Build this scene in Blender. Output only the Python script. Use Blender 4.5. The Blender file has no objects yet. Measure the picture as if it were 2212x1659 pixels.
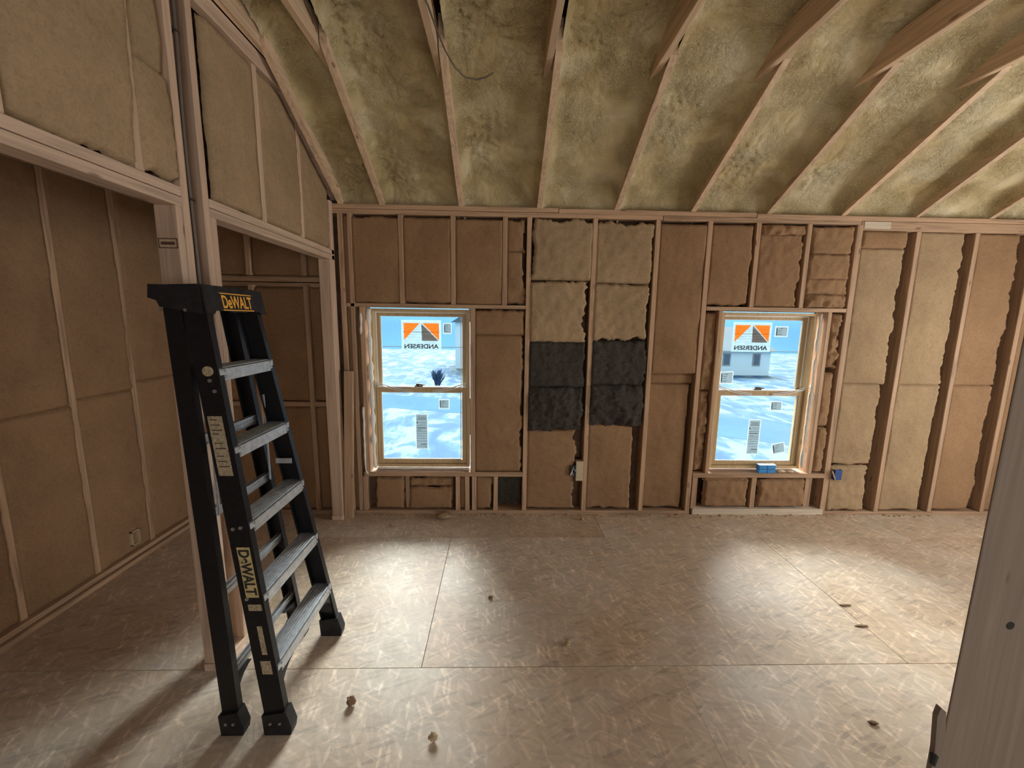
import bpy, bmesh, math, random
from mathutils import Vector, Matrix, noise
random.seed(7)
sc = bpy.context.scene
COL = sc.collection

# ------------------------------------------------------------------ camera, world, lights, exposure
F_PX, PITCH, YAW, ROLL, CAM_H = 894.5, 0.1539, 0.0279, -0.01446, 1.6816
cp, sp, cy, sy = math.cos(PITCH), math.sin(PITCH), math.cos(YAW), math.sin(YAW)
fwd = Vector((sy*cp, cy*cp, -sp)); right = Vector((cy, -sy, 0)); down = fwd.cross(right)
r2 = right*math.cos(ROLL) + down*math.sin(ROLL); d2 = down*math.cos(ROLL) - right*math.sin(ROLL)
cam_data = bpy.data.cameras.new('camera'); cam = bpy.data.objects.new('camera', cam_data); COL.objects.link(cam)
cam_data.sensor_width = 36.0; cam_data.lens = F_PX/2212*36.0; cam_data.clip_start = 0.02; cam_data.clip_end = 600
M = Matrix((( r2.x, -d2.x, -fwd.x, 0), (r2.y, -d2.y, -fwd.y, 0), (r2.z, -d2.z, -fwd.z, CAM_H), (0, 0, 0, 1)))
cam.matrix_world = M
sc.camera = cam

world = bpy.data.worlds.new('sky'); sc.world = world; world.use_nodes = True
wn = world.node_tree.nodes; wn.clear()
wo = wn.new('ShaderNodeOutputWorld'); wb = wn.new('ShaderNodeBackground')
wb.inputs['Color'].default_value = (0.90, 0.97, 1.0, 1); wb.inputs['Strength'].default_value = 1.6   # even bright overcast
world.node_tree.links.new(wb.outputs[0], wo.inputs[0])

def portal(name, loc, rot, sx, sy_):
    l = bpy.data.lights.new(name, 'AREA'); l.shape = 'RECTANGLE'; l.size = sx; l.size_y = sy_
    l.cycles.is_portal = True
    o = bpy.data.objects.new(name, l); o.location = loc; o.rotation_euler = rot; COL.objects.link(o)
portal('window_portal', (-0.675, 3.60, 1.08), (math.pi/2, 0, math.pi), 0.95, 1.45)
portal('window_portal', (2.26, 3.60, 1.08), (math.pi/2, 0, math.pi), 0.95, 1.45)
sun = bpy.data.lights.new('hazy_sun', 'SUN'); sun.energy = 23.0; sun.angle = math.radians(47); sun.color = (1.0, 0.98, 0.94)
so = bpy.data.objects.new('hazy_sun', sun); COL.objects.link(so)
so.rotation_euler = Vector((-0.10, -1.0, -0.80)).to_track_quat('-Z', 'Y').to_euler()
side = bpy.data.lights.new('side_window_daylight', 'AREA'); side.shape = 'RECTANGLE'; side.size = 1.8; side.size_y = 1.7; side.energy = 62; side.color = (1.0, 0.96, 0.90)
sdo = bpy.data.objects.new('side_window_daylight', side); sdo.location = (4.97, 1.55, 1.30); sdo.rotation_euler = (math.pi/2, 0, math.pi/2); COL.objects.link(sdo)

# added fill light behind the camera, brightens back wall, ladder and post
rear_fill = bpy.data.lights.new('rear_fill_light', 'AREA'); rear_fill.shape = 'RECTANGLE'; rear_fill.size = 2.2; rear_fill.size_y = 1.9; rear_fill.energy = 28; rear_fill.color = (1.0, 0.95, 0.88)
hlo = bpy.data.objects.new('rear_fill_light', rear_fill); hlo.location = (1.2, -2.95, 1.35); hlo.rotation_euler = (math.pi/2, 0, 0); COL.objects.link(hlo)

sc.view_settings.view_transform = 'Standard'; sc.view_settings.look = 'None'
sc.view_settings.gamma = 1.0; sc.view_settings.use_curve_mapping = False
sc.view_settings.exposure = 0.22

sc.cycles.use_light_tree = False; sc.cycles.adaptive_threshold = 0.05; sc.cycles.max_bounces = 5; sc.cycles.diffuse_bounces = 4; sc.cycles.glossy_bounces = 3; sc.cycles.transmission_bounces = 4; sc.cycles.transparent_max_bounces = 8

# ------------------------------------------------------------------ helpers
def wloc(o):
    v = Vector((0, 0, 0))
    while o is not None:
        v += o.location; o = o.parent
    return v
def tag(o, label=None, cat=None, group=None, kind=None):
    if label: o['label'] = label
    if cat: o['category'] = cat
    if group: o['group'] = group
    if kind: o['kind'] = kind
    return o
def empty(name, loc=(0, 0, 0), **k):
    o = bpy.data.objects.new(name, None); o.location = loc; o.empty_display_size = 0.1; COL.objects.link(o)
    return tag(o, **k)
def mk(name, verts, faces, mat, parent=None, smooth=False, **k):
    vs = [Vector(v) for v in verts]
    lo = Vector([min(v[i] for v in vs) for i in range(3)]); hi = Vector([max(v[i] for v in vs) for i in range(3)])
    c = (lo+hi)/2
    if parent is None: c.z = lo.z
    me = bpy.data.meshes.new(name); me.from_pydata([v-c for v in vs], [], faces); me.update()
    if smooth:
        me.polygons.foreach_set('use_smooth', [True]*len(me.polygons))
    if mat: me.materials.append(mat)
    o = bpy.data.objects.new(name, me); COL.objects.link(o)
    if parent is not None:
        o.parent = parent; o.location = c - wloc(parent)
    else: o.location = c
    return tag(o, **k)
class MB:
    def __init__(s): s.v = []; s.f = []
    def add(s, v, f):
        n = len(s.v); s.v += [tuple(p) for p in v]; s.f += [tuple(i+n for i in q) for q in f]; return s
    def box(s, x0, x1, y0, y1, z0, z1):
        return s.add([(x0,y0,z0),(x1,y0,z0),(x1,y1,z0),(x0,y1,z0),(x0,y0,z1),(x1,y0,z1),(x1,y1,z1),(x0,y1,z1)],
                     [(0,3,2,1),(4,5,6,7),(0,1,5,4),(1,2,6,5),(2,3,7,6),(3,0,4,7)])
    def cbox(s, x0, x1, y0, y1, z0, z1, b=0.003):
        # box whose twelve edges are eased, so that sawn timber catches light on its arrises
        X = (x0, x0+b, x1-b, x1); Y = (y0, y0+b, y1-b, y1); Z = (z0, z0+b, z1-b, z1)
        bm = bmesh.new(); bmesh.ops.create_cube(bm, size=1.0)
        for v in bm.verts: v.co = Vector((x0 if v.co.x < 0 else x1, y0 if v.co.y < 0 else y1, z0 if v.co.z < 0 else z1))
        bmesh.ops.bevel(bm, geom=bm.edges[:], offset=b, segments=1, affect='EDGES')
        bm.verts.index_update()
        s.add([v.co[:] for v in bm.verts], [[v.index for v in f.verts] for f in bm.faces]); bm.free(); return s
    def prism(s, poly, a, b):
        # poly: list of Vectors (offsets) swept from point a to point b
        a = Vector(a); b = Vector(b); n = len(poly)
        vs = [a+Vector(p) for p in poly] + [b+Vector(p) for p in poly]
        fs = [tuple(range(n-1, -1, -1)), tuple(range(n, 2*n))] + [(i, (i+1) % n, (i+1) % n+n, i+n) for i in range(n)]
        return s.add(vs, fs)
    def tube(s, pts, r, n=8, cap=True):
        pts = [Vector(p) for p in pts]; vs = []; fs = []
        for i, p in enumerate(pts):
            t = (pts[min(i+1, len(pts)-1)]-pts[max(i-1, 0)]).normalized()
            u = t.cross(Vector((0.13, 0.31, 0.94))).normalized(); w = t.cross(u)
            rr = r[i] if isinstance(r, (list, tuple)) else r
            vs += [p+rr*(u*math.cos(2*math.pi*k/n)+w*math.sin(2*math.pi*k/n)) for k in range(n)]
        for i in range(len(pts)-1):
            for k in range(n): fs.append((i*n+k, i*n+(k+1) % n, (i+1)*n+(k+1) % n, (i+1)*n+k))
        if cap: fs += [tuple(range(n-1, -1, -1)), tuple(range((len(pts)-1)*n, len(pts)*n))]
        return s.add(vs, fs)
    def build(s, name, mat, parent=None, smooth=False, **k): return mk(name, s.v, s.f, mat, parent, smooth, **k)
def board(name, x0, x1, y0, y1, z0, z1, mat, parent, b=0.003, **k):
    return MB().cbox(x0, x1, y0, y1, z0, z1, b).build(name, mat, parent, **k)

# ------------------------------------------------------------------ materials
def nodes(name):
    m = bpy.data.materials.new(name); m.use_nodes = True; nt = m.node_tree; nt.nodes.clear()
    out = nt.nodes.new('ShaderNodeOutputMaterial'); b = nt.nodes.new('ShaderNodeBsdfPrincipled')
    nt.links.new(b.outputs[0], out.inputs[0]); return m, nt, b
def N(nt, t, **k):
    n = nt.nodes.new(t)
    for a, v in k.items():
        if a.startswith('i_'):
            key = a[2:].replace('_', ' ')
            n.inputs[key].default_value = v
        else: setattr(n, a, v)
    return n
def ramp(nt, fac, stops):
    r = nt.nodes.new('ShaderNodeValToRGB'); e = r.color_ramp.elements
    e[0].position, e[0].color = stops[0][0], (*stops[0][1], 1)
    e[1].position, e[1].color = stops[-1][0], (*stops[-1][1], 1)
    for p, c in stops[1:-1]:
        x = e.new(p); x.color = (*c, 1)
    nt.links.new(fac, r.inputs[0]); return r.outputs[0]
def coords(nt, scale=(1, 1, 1), rot=(0, 0, 0), rnd=True):
    tc = nt.nodes.new('ShaderNodeTexCoord'); mp = nt.nodes.new('ShaderNodeMapping')
    mp.inputs['Scale'].default_value = scale; mp.inputs['Rotation'].default_value = rot
    src = tc.outputs['Object']
    if rnd:
        oi = nt.nodes.new('ShaderNodeObjectInfo'); ad = N(nt, 'ShaderNodeVectorMath', operation='ADD')
        ml = N(nt, 'ShaderNodeMath', operation='MULTIPLY'); ml.inputs[1].default_value = 37.0
        nt.links.new(oi.outputs['Random'], ml.inputs[0]); nt.links.new(src, ad.inputs[0]); nt.links.new(ml.outputs[0], ad.inputs[1]); src = ad.outputs[0]
    nt.links.new(src, mp.inputs[0]); return mp.outputs[0]
def bump(nt, b, h, strength, dist=0.01):
    bp = nt.nodes.new('ShaderNodeBump'); bp.inputs['Strength'].default_value = strength; bp.inputs['Distance'].default_value = dist
    nt.links.new(h, bp.inputs['Height']); nt.links.new(bp.outputs[0], b.inputs['Normal'])
def simple(name, col, rough=0.6, metal=0.0, var=0.0, scale=30.0, spec=0.5, bmp=0.0):
    m, nt, b = nodes(name); b.inputs['Roughness'].default_value = rough; b.inputs['Metallic'].default_value = metal
    b.inputs['Specular IOR Level'].default_value = spec
    n = N(nt, 'ShaderNodeTexNoise', i_Scale=scale, i_Detail=4.0); nt.links.new(coords(nt), n.inputs['Vector'])
    lo = tuple(max(0, c*(1-var)) for c in col); hi = tuple(min(1, c*(1+var)) for c in col)
    nt.links.new(ramp(nt, n.outputs[0], [(0.3, lo), (0.7, hi)]), b.inputs['Base Color'])
    if bmp: bump(nt, b, n.outputs[0], bmp, 0.004)
    return m
def wood(name, axis, base=(0.49, 0.32, 0.20), dark=0.62, rough=0.62):
    m, nt, b = nodes(name); b.inputs['Roughness'].default_value = rough; b.inputs['Specular IOR Level'].default_value = 0.3
    s = [38.0, 38.0, 38.0]; s[axis] = 1.6
    v = coords(nt, tuple(s))
    n = N(nt, 'ShaderNodeTexNoise', i_Scale=1.0, i_Detail=5.0, i_Distortion=1.2); nt.links.new(v, n.inputs['Vector'])
    s2 = [9.0, 9.0, 9.0]; s2[axis] = 3.0
    kn = N(nt, 'ShaderNodeTexVoronoi', i_Scale=1.0); nt.links.new(coords(nt, tuple(s2)), kn.inputs['Vector'])
    dk = tuple(c*dark for c in base)
    c1 = ramp(nt, n.outputs[0], [(0.30, dk), (0.5, base), (0.72, tuple(min(1, c*1.18) for c in base))])
    kr = ramp(nt, kn.outputs['Distance'], [(0.05, (1, 1, 1)), (0.10, (0, 0, 0))])
    mx = N(nt, 'ShaderNodeMix', data_type='RGBA'); mx.inputs['B'].default_value = (base[0]*0.35, base[1]*0.26, base[2]*0.2, 1)
    kf = N(nt, 'ShaderNodeMath', operation='MULTIPLY'); kf.inputs[1].default_value = 0.75
    nt.links.new(kr, kf.inputs[0]); nt.links.new(kf.outputs[0], mx.inputs['Factor']); nt.links.new(c1, mx.inputs['A'])
    oi = nt.nodes.new('ShaderNodeObjectInfo'); tone = N(nt, 'ShaderNodeMapRange'); tone.inputs['To Min'].default_value = 0.84; tone.inputs['To Max'].default_value = 1.1
    nt.links.new(oi.outputs['Random'], tone.inputs['Value'])
    hv = nt.nodes.new('ShaderNodeHueSaturation'); nt.links.new(tone.outputs[0], hv.inputs['Value']); nt.links.new(mx.outputs['Result'], hv.inputs['Color'])
    nt.links.new(hv.outputs[0], b.inputs['Base Color']); bump(nt, b, n.outputs[0], 0.15, 0.002)
    return m
WX, WY, WZ = wood('pine_along_x', 0), wood('pine_along_y', 1), wood('pine_along_z', 2)
FRESH_Y = wood('fresh_whitewood_along_y', 1, (0.63, 0.465, 0.345), 0.75)
FRESH_Z = wood('fresh_whitewood_along_z', 2, (0.60, 0.43, 0.31), 0.75)
RAFT = wood('pale_spruce_along_y', 1, (0.62, 0.45, 0.30), 0.72)
PALE_X = wood('pale_pine_along_x', 0, (0.66, 0.56, 0.44), 0.8)
SASH = wood('clear_pine_sash', 2, (0.55, 0.40, 0.22), 0.85, 0.45)

def insulation(name, base, spots=0.75, fib=60.0, bs=0.5):
    m, nt, b = nodes(name); b.inputs['Roughness'].default_value = 0.95; b.inputs['Specular IOR Level'].default_value = 0.08
    v = coords(nt)
    n1 = N(nt, 'ShaderNodeTexNoise', i_Scale=3.5, i_Detail=3.0); nt.links.new(v, n1.inputs['Vector'])
    n2 = N(nt, 'ShaderNodeTexNoise', i_Scale=fib, i_Detail=6.0, i_Roughness=0.7, i_Distortion=1.0); nt.links.new(v, n2.inputs['Vector'])
    c1 = ramp(nt, n1.outputs[0], [(0.3, tuple(c*0.88 for c in base)), (0.7, tuple(c*1.08 for c in base))])
    c2 = ramp(nt, n2.outputs[0], [(0.30, (spots,)*3), (0.55, (1, 1, 1))])
    mx = N(nt, 'ShaderNodeMix', data_type='RGBA', blend_type='MULTIPLY'); mx.inputs['Factor'].default_value = 1.0
    nt.links.new(c1, mx.inputs['A']); nt.links.new(c2, mx.inputs['B']); nt.links.new(mx.outputs['Result'], b.inputs['Base Color'])
    bump(nt, b, n2.outputs[0], bs, 0.006)
    return m
BATT = insulation('brown_fibre_batt', (0.335, 0.203, 0.112))
BATT_TAN = insulation('tan_fibre_batt', (0.41, 0.29, 0.172))
DARKWOOL = insulation('charcoal_mineral_wool', (0.075, 0.066, 0.055), 0.45, 45.0, 1.0)
SHEATH = simple('wall_sheathing', (0.16, 0.085, 0.05), 0.85, var=0.35, scale=18)

def foam_mat():
    m, nt, b = nodes('cream_spray_foam'); b.inputs['Roughness'].default_value = 0.42; b.inputs['Specular IOR Level'].default_value = 0.5
    v = coords(nt)
    n1 = N(nt, 'ShaderNodeTexNoise', i_Scale=4.0, i_Detail=4.0, i_Distortion=0.6); nt.links.new(v, n1.inputs['Vector'])
    c = ramp(nt, n1.outputs[0], [(0.28, (0.42, 0.315, 0.145)), (0.5, (0.55, 0.445, 0.24)), (0.75, (0.65, 0.56, 0.36))])
    nt.links.new(c, b.inputs['Base Color'])
    n2 = N(nt, 'ShaderNodeTexNoise', i_Scale=62.0, i_Detail=5.0, i_Roughness=0.6, i_Distortion=1.0); nt.links.new(v, n2.inputs['Vector'])
    n3 = N(nt, 'ShaderNodeTexNoise', i_Scale=5.0, i_Detail=2.0); nt.links.new(v, n3.inputs['Vector'])
    msk = ramp(nt, n3.outputs[0], [(0.36, (0.25,)*3), (0.58, (1, 1, 1))])
    ml = N(nt, 'ShaderNodeMix', data_type='RGBA', blend_type='MULTIPLY'); ml.inputs['Factor'].default_value = 1.0
    nt.links.new(n2.outputs[0], ml.inputs['A']); nt.links.new(msk, ml.inputs['B'])
    bump(nt, b, ml.outputs['Result'], 1.0, 0.022)
    return m
FOAM = foam_mat()

def osb_mat():
    m, nt, b = nodes('osb_subfloor'); b.inputs['Roughness'].default_value = 0.54; b.inputs['Specular IOR Level'].default_value = 0.42
    base = N(nt, 'ShaderNodeTexNoise', i_Scale=1.1, i_Detail=3.0); nt.links.new(coords(nt), base.inputs['Vector'])
    col = ramp(nt, base.outputs[0], [(0.3, (0.50, 0.37, 0.25)), (0.55, (0.57, 0.455, 0.335)), (0.75, (0.63, 0.545, 0.435))])
    wv = N(nt, 'ShaderNodeTexNoise', i_Scale=9.0, i_Detail=2.0); nt.links.new(coords(nt), wv.inputs['Vector'])
    # strands lie every way: long thin cells, only a few of each layer showing
    layers = [(0.1, 7, 40, .52, .86), (1.25, 7, 44, .56, .90), (2.3, 8, 40, .58, 1.08), (0.75, 9, 52, .62, 1.10), (2.8, 7, 46, .74, .76), (1.8, 5, 30, .74, 1.14),
              (0.45, 11, 66, .78, 1.24), (1.05, 8, 56, .82, 1.28), (2.55, 9, 66, .82, 1.26), (1.55, 10, 54, .85, 1.34)]
    for k, (ang, su, sv, th, val) in enumerate(layers):
        v0 = coords(nt, (1, 1, 1), (0, 0, ang))
        wad = N(nt, 'ShaderNodeVectorMath', operation='MULTIPLY_ADD'); wad.inputs[1].default_value = (0.006, 0.007, 0)
        nt.links.new(wv.outputs['Color'], wad.inputs[0]); nt.links.new(v0, wad.inputs[2])
        sc_ = N(nt, 'ShaderNodeVectorMath', operation='MULTIPLY'); sc_.inputs[1].default_value = (su, sv, 1); nt.links.new(wad.outputs[0], sc_.inputs[0])
        vo = N(nt, 'ShaderNodeTexVoronoi', i_Scale=1.0, voronoi_dimensions='2D'); nt.links.new(sc_.outputs[0], vo.inputs['Vector'])
        sep = nt.nodes.new('ShaderNodeSeparateColor'); nt.links.new(vo.outputs['Color'], sep.inputs[0])
        on = N(nt, 'ShaderNodeMath', operation='GREATER_THAN'); on.inputs[1].default_value = th; nt.links.new(sep.outputs[0], on.inputs[0])
        near = N(nt, 'ShaderNodeMath', operation='LESS_THAN'); near.inputs[1].default_value = 0.44; nt.links.new(vo.outputs['Distance'], near.inputs[0])
        f = N(nt, 'ShaderNodeMath', operation='MULTIPLY'); nt.links.new(on.outputs[0], f.inputs[0]); nt.links.new(near.outputs[0], f.inputs[1])
        am = N(nt, 'ShaderNodeMapRange'); am.inputs['To Min'].default_value = 0.25; am.inputs['To Max'].default_value = 0.85; nt.links.new(sep.outputs[1], am.inputs['Value'])
        f2 = N(nt, 'ShaderNodeMath', operation='MULTIPLY'); nt.links.new(f.outputs[0], f2.inputs[0]); nt.links.new(am.outputs[0], f2.inputs[1])
        tint = N(nt, 'ShaderNodeMix', data_type='RGBA', blend_type='MULTIPLY'); tint.inputs['Factor'].default_value = 1.0
        nt.links.new(col, tint.inputs['A']); tint.inputs['B'].default_value = (val, val, val*1.02, 1)
        mx = N(nt, 'ShaderNodeMix', data_type='RGBA'); nt.links.new(f2.outputs[0], mx.inputs['Factor']); nt.links.new(col, mx.inputs['A']); nt.links.new(tint.outputs['Result'], mx.inputs['B'])
        col = mx.outputs['Result']
    d = N(nt, 'ShaderNodeTexNoise', i_Scale=2.2, i_Detail=6.0, i_Roughness=0.65); nt.links.new(coords(nt), d.inputs['Vector'])   # dusty scuffs
    df = ramp(nt, d.outputs[0], [(0.50, (0, 0, 0)), (0.75, (0.5,)*3)])
    mx = N(nt, 'ShaderNodeMix', data_type='RGBA'); nt.links.new(df, mx.inputs['Factor']); nt.links.new(col, mx.inputs['A']); mx.inputs['B'].default_value = (0.58, 0.53, 0.46, 1)
    nt.links.new(mx.outputs['Result'], b.inputs['Base Color'])
    hn = N(nt, 'ShaderNodeTexNoise', i_Scale=55.0, i_Detail=2.0); nt.links.new(coords(nt), hn.inputs['Vector'])
    bump(nt, b, hn.outputs[0], 0.22, 0.0025)
    return m
OSB = osb_mat()
GAP = simple('dark_gap', (0.03, 0.025, 0.02), 0.9)
BLACK = simple('black_fibreglass', (0.010, 0.010, 0.012), 0.42, var=0.3, scale=60, spec=0.35)
BLACKP = simple('black_plastic', (0.016, 0.016, 0.018), 0.55, var=0.5, scale=25, spec=0.35)
ALU = simple('worn_aluminium', (0.52, 0.55, 0.58), 0.45, 0.55, var=0.18, scale=40)
STEEL = simple('zinc_steel', (0.60, 0.60, 0.60), 0.35, 0.9, var=0.1)
YELLOW = simple('yellow_print', (0.85, 0.42, 0.05), 0.6, var=0.06)
LABEL = simple('worn_cream_label', (0.42, 0.34, 0.22), 0.7, var=0.35, scale=90)
WHITEFOAM = simple('white_gun_foam', (0.84, 0.82, 0.76), 0.75, var=0.06, scale=60, bmp=0.5)
BEAD = simple('white_vinyl', (0.80, 0.80, 0.78), 0.45)
CORDM = simple('white_strap', (0.82, 0.82, 0.80), 0.5)
CABLE = simple('grey_cable_jacket', (0.13, 0.105, 0.085), 0.5)
INK = simple('dark_ink', (0.03, 0.028, 0.026), 0.8)
BLUEP = simple('blue_plastic', (0.012, 0.07, 0.27), 0.45, var=0.1)
BLUEC = simple('blue_card', (0.03, 0.25, 0.62), 0.55, var=0.12)
TANBOX = simple('tan_plastic', (0.55, 0.45, 0.30), 0.5)
CHIP = simple('foam_crumb', (0.46, 0.34, 0.20), 0.85, var=0.3, scale=40)
CHIPDARK = simple('brown_crumb', (0.20, 0.115, 0.06), 0.85, var=0.3, scale=40)

def glass():
    m = bpy.data.materials.new('window_glass'); m.use_nodes = True; nt = m.node_tree; nt.nodes.clear()
    o = nt.nodes.new('ShaderNodeOutputMaterial'); t = nt.nodes.new('ShaderNodeBsdfTransparent'); g = nt.nodes.new('ShaderNodeBsdfGlossy')
    t.inputs[0].default_value = (0.93, 0.97, 0.98, 1); g.inputs['Roughness'].default_value = 0.02
    x = nt.nodes.new('ShaderNodeMixShader'); f = nt.nodes.new('ShaderNodeFresnel'); f.inputs[0].default_value = 1.45
    nt.links.new(f.outputs[0], x.inputs[0]); nt.links.new(t.outputs[0], x.inputs[1]); nt.links.new(g.outputs[0], x.inputs[2]); nt.links.new(x.outputs[0], o.inputs[0])
    return m
GLASS = glass()
def film(name, col, tr=0.6):
    m = bpy.data.materials.new(name); m.use_nodes = True; nt = m.node_tree; nt.nodes.clear()
    o = nt.nodes.new('ShaderNodeOutputMaterial'); d = nt.nodes.new('ShaderNodeBsdfDiffuse'); t = nt.nodes.new('ShaderNodeBsdfTranslucent')
    n = N(nt, 'ShaderNodeTexNoise', i_Scale=40.0); nt.links.new(coords(nt), n.inputs['Vector'])
    c = ramp(nt, n.outputs[0], [(0.3, tuple(x*0.94 for x in col)), (0.7, col)])
    nt.links.new(c, d.inputs[0]); nt.links.new(c, t.inputs[0])
    x = nt.nodes.new('ShaderNodeMixShader'); x.inputs[0].default_value = tr
    nt.links.new(d.outputs[0], x.inputs[1]); nt.links.new(t.outputs[0], x.inputs[2]); nt.links.new(x.outputs[0], o.inputs[0]); return m
F_WHITE = film('sticker_paper', (0.51, 0.595, 0.625)); F_ORANGE = film('sticker_orange', (0.80, 0.33, 0.10)); F_GREY = film('sticker_grey', (0.27, 0.25, 0.235))
F_LETTER = film('sticker_letters', (0.22, 0.24, 0.27)); F_PALE = film('sticker_pale_line', (0.76, 0.82, 0.84)); F_LABEL = film('sticker_label', (0.42, 0.49, 0.52)); F_INK = film('sticker_ink', (0.20, 0.21, 0.22))

# ------------------------------------------------------------------ floor
FLOOR_X0, FLOOR_X1 = -2.75, 5.0
floor = MB().box(FLOOR_X0, FLOOR_X1, -3.0, 3.56, -0.12, -0.022).build('floor', GAP, kind='structure')
G = 0.0014
def sheets(y0, y1, seam, xa, xb, gx=0.0014):
    x = seam
    while x > xa: x -= 2.44
    while x < xb:
        a, b_ = max(x, xa), min(x+2.44, xb)
        if b_-a > 0.02:
            MB().cbox(a+gx, b_-gx, y0+G, y1-G, -0.021, 0.0, 0.0006).build('osb_sheet', OSB, floor)
        x += 2.44
sheets(3.012, 3.54, 0.83, FLOOR_X0, FLOOR_X1)
sheets(1.792, 3.012, -0.372, FLOOR_X0, FLOOR_X1)
sheets(0.572, 1.792, 0.88, FLOOR_X0, FLOOR_X1, 0.0003)
sheets(-0.648, 0.572, -0.372, FLOOR_X0, FLOOR_X1)
sheets(-1.868, -0.648, 0.88, FLOOR_X0, FLOOR_X1)
sheets(-3.0, -1.868, -0.372, FLOOR_X0, FLOOR_X1)

# ------------------------------------------------------------------ insulation batt
def batt(parent, place, u0, u1, v0, v1, d=0.0, bulge=0.012, rag=(0.004,)*4, mat=None, res=0.016, rough=0.004, name='insulation_batt', edge=0.035, seed=0, vtop=None, fold=0.012):
    """A pillowy sheet of wool between u0..u1 and v0..v1. rag = wander of the left, right, bottom and top edges."""
    mat = mat or BATT
    # edges that are not frayed are tucked in behind the timber
    if rag[0] <= .006: u0 -= 0.014
    if rag[1] <= .006: u1 += 0.014
    if rag[2] <= .006: v0 -= 0.008
    if rag[3] <= .006 and not vtop: v1 += 0.008
    nu = max(6, int((u1-u0)/res)); nv = max(6, int(((vtop(u0) if vtop else v1)-v0)/res))
    vs = []; fs = []; s = seed*13.7+u0*3.1+v0*7.7
    def nz(a, b_, c=0.0): return noise.noise(Vector((a, b_, c+s)))
    for j in range(nv+1):
        for i in range(nu+1):
            a = i/nu; b_ = j/nv
            U = u0+(u1-u0)*a; top = vtop(U) if vtop else v1
            V = v0+(top-v0)*b_
            el = 1-a; er = a; eb = 1-b_; et = b_
            U += max(0, 1-a*6)*rag[0]*(0.6+1.3*nz(3, V*9)+0.8*nz(9, V*31)+0.4*nz(1, V*77)) - max(0, 1-(1-a)*6)*rag[1]*(0.6+1.3*nz(5, V*8)+0.8*nz(8, V*33)+0.4*nz(2, V*81))
            V += max(0, 1-b_*6)*rag[2]*(0.6+1.3*nz(U*9, 3)+0.8*nz(U*31, 5)+0.4*nz(U*78, 1)) - max(0, 1-(1-b_)*6)*rag[3]*(0.6+1.3*nz(U*8, 7)+0.8*nz(U*35, 2)+0.4*nz(U*83, 4))
            e = min(U-u0, u1-U, V-v0, top-V)
            ee = min(a*(u1-u0), (1-a)*(u1-u0), b_*(top-v0), (1-b_)*(top-v0))
            p = min(1.0, ee/fold); p = math.sqrt(max(0, 1-(1-p)**2))
            D = d - edge*(1-p) + bulge*math.sin(math.pi*a)*math.sin(math.pi*b_)*0.8 + bulge*0.8*nz(U*3.3, V*3.3, 4) + rough*nz(U*17, V*17, 8) + rough*0.8*nz(U*46, V*46, 2)
            vs.append(place(U, V, D))
    for j in range(nv):
        for i in range(nu):
            k = j*(nu+1)+i; fs.append((k, k+1, k+nu+2, k+nu+1))
    return mk(name, vs, fs, mat, parent, smooth=True)

# ------------------------------------------------------------------ back wall
YW = 3.40; YB = 3.54
W1 = (-1.10, -0.25, 0.385, 1.767); W2 = (1.82, 2.70, 0.385, 1.778)
wb_ = MB()
XA, XB = -2.75, 5.0
for (x0, x1, z0, z1) in [(XA, W1[0], -0.1, 2.7), (W1[1], W2[0], -0.1, 2.7), (W2[1], XB, -0.1, 2.7), (W1[0], W1[1], -0.1, W1[2]), (W1[0], W1[1], W1[3], 2.7), (W2[0], W2[1], -0.1, W2[2]), (W2[0], W2[1], W2[3], 2.7)]:
    wb_.box(x0, x1, YB, YB+0.02, z0, z1)
wall_back = wb_.build('wall_back', SHEATH, kind='structure')
def stud(x, z0=0.038, z1=2.48, w=0.038, y0=YW, y1=YB, mat=None, name='stud'):
    return board(name, x-w/2, x+w/2, y0, y1, z0, z1, mat or WZ, wall_back)
# plates
board('sole_plate', XA, W2[0]-0.14, YW+0.004, YB, 0.0, 0.036, WX, wall_back)
board('sole_plate', 1.70, 2.88, YW-0.004, YB, 0.0, 0.056, PALE_X, wall_back)
board('sole_plate', 2.90, XB, YW+0.006, YB, 0.0, 0.03, WX, wall_back)
board('top_plate', XA, 0.44, YW, YB, 2.515, 2.55, WX, wall_back); board('top_plate', 0.443, 2.02, YW, YB, 2.512, 2.547, WX, wall_back); board('top_plate', 2.023, XB, YW, YB, 2.505, 2.54, WX, wall_back)
board('top_plate', XA, 1.27, YW+0.002, YB, 2.478, 2.513, WX, wall_back); board('top_plate', 1.273, 2.88, YW+0.002, YB, 2.474, 2.510, WX, wall_back)
board('top_plate', 2.883, XB, YW+0.003, YB, 2.430, 2.503, WX, wall_back)
board('pale_block', 2.90, 3.12, YW-0.003, YW+0.03, 2.445, 2.500, PALE_X, wall_back)
# studs
stud(-1.262); stud(-1.19, 0.038, 2.48, 0.034)
for x in (-0.794, -0.386, 0.024): stud(x, 1.797, 2.478)
stud(0.215); stud(0.735); stud(1.238); stud(1.655, w=0.040)
for x in (2.048, 2.462): stud(x, 1.812, 2.474)
stud(2.875, 0.0, 2.474, 0.05)
stud(3.365, 0.03, 2.43, 0.04); stud(3.855, 0.03, 2.43, 0.04); stud(4.345, 0.03, 2.43, 0.04); stud(4.80, 0.03, 2.43, 0.04)
# window 1 framing
board('header_plate', -1.24, 0.196, YW, YB, 1.767, 1.797, WX, wall_back)
board('sill_plate', -1.155, 0.196, YW, YB, 0.345, 0.385, WX, wall_back)
stud(-1.119, 0.385, 1.767); stud(-0.231, 0.385, 1.767)
for x in (-1.15, -0.28, -0.22): stud(x, 0.038, 0.345)
stud(-0.36, 0.038, 0.345); stud(-0.034, 0.038, 0.345); stud(-0.80, 0.038, 0.345, y0=YW+0.05)
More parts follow.
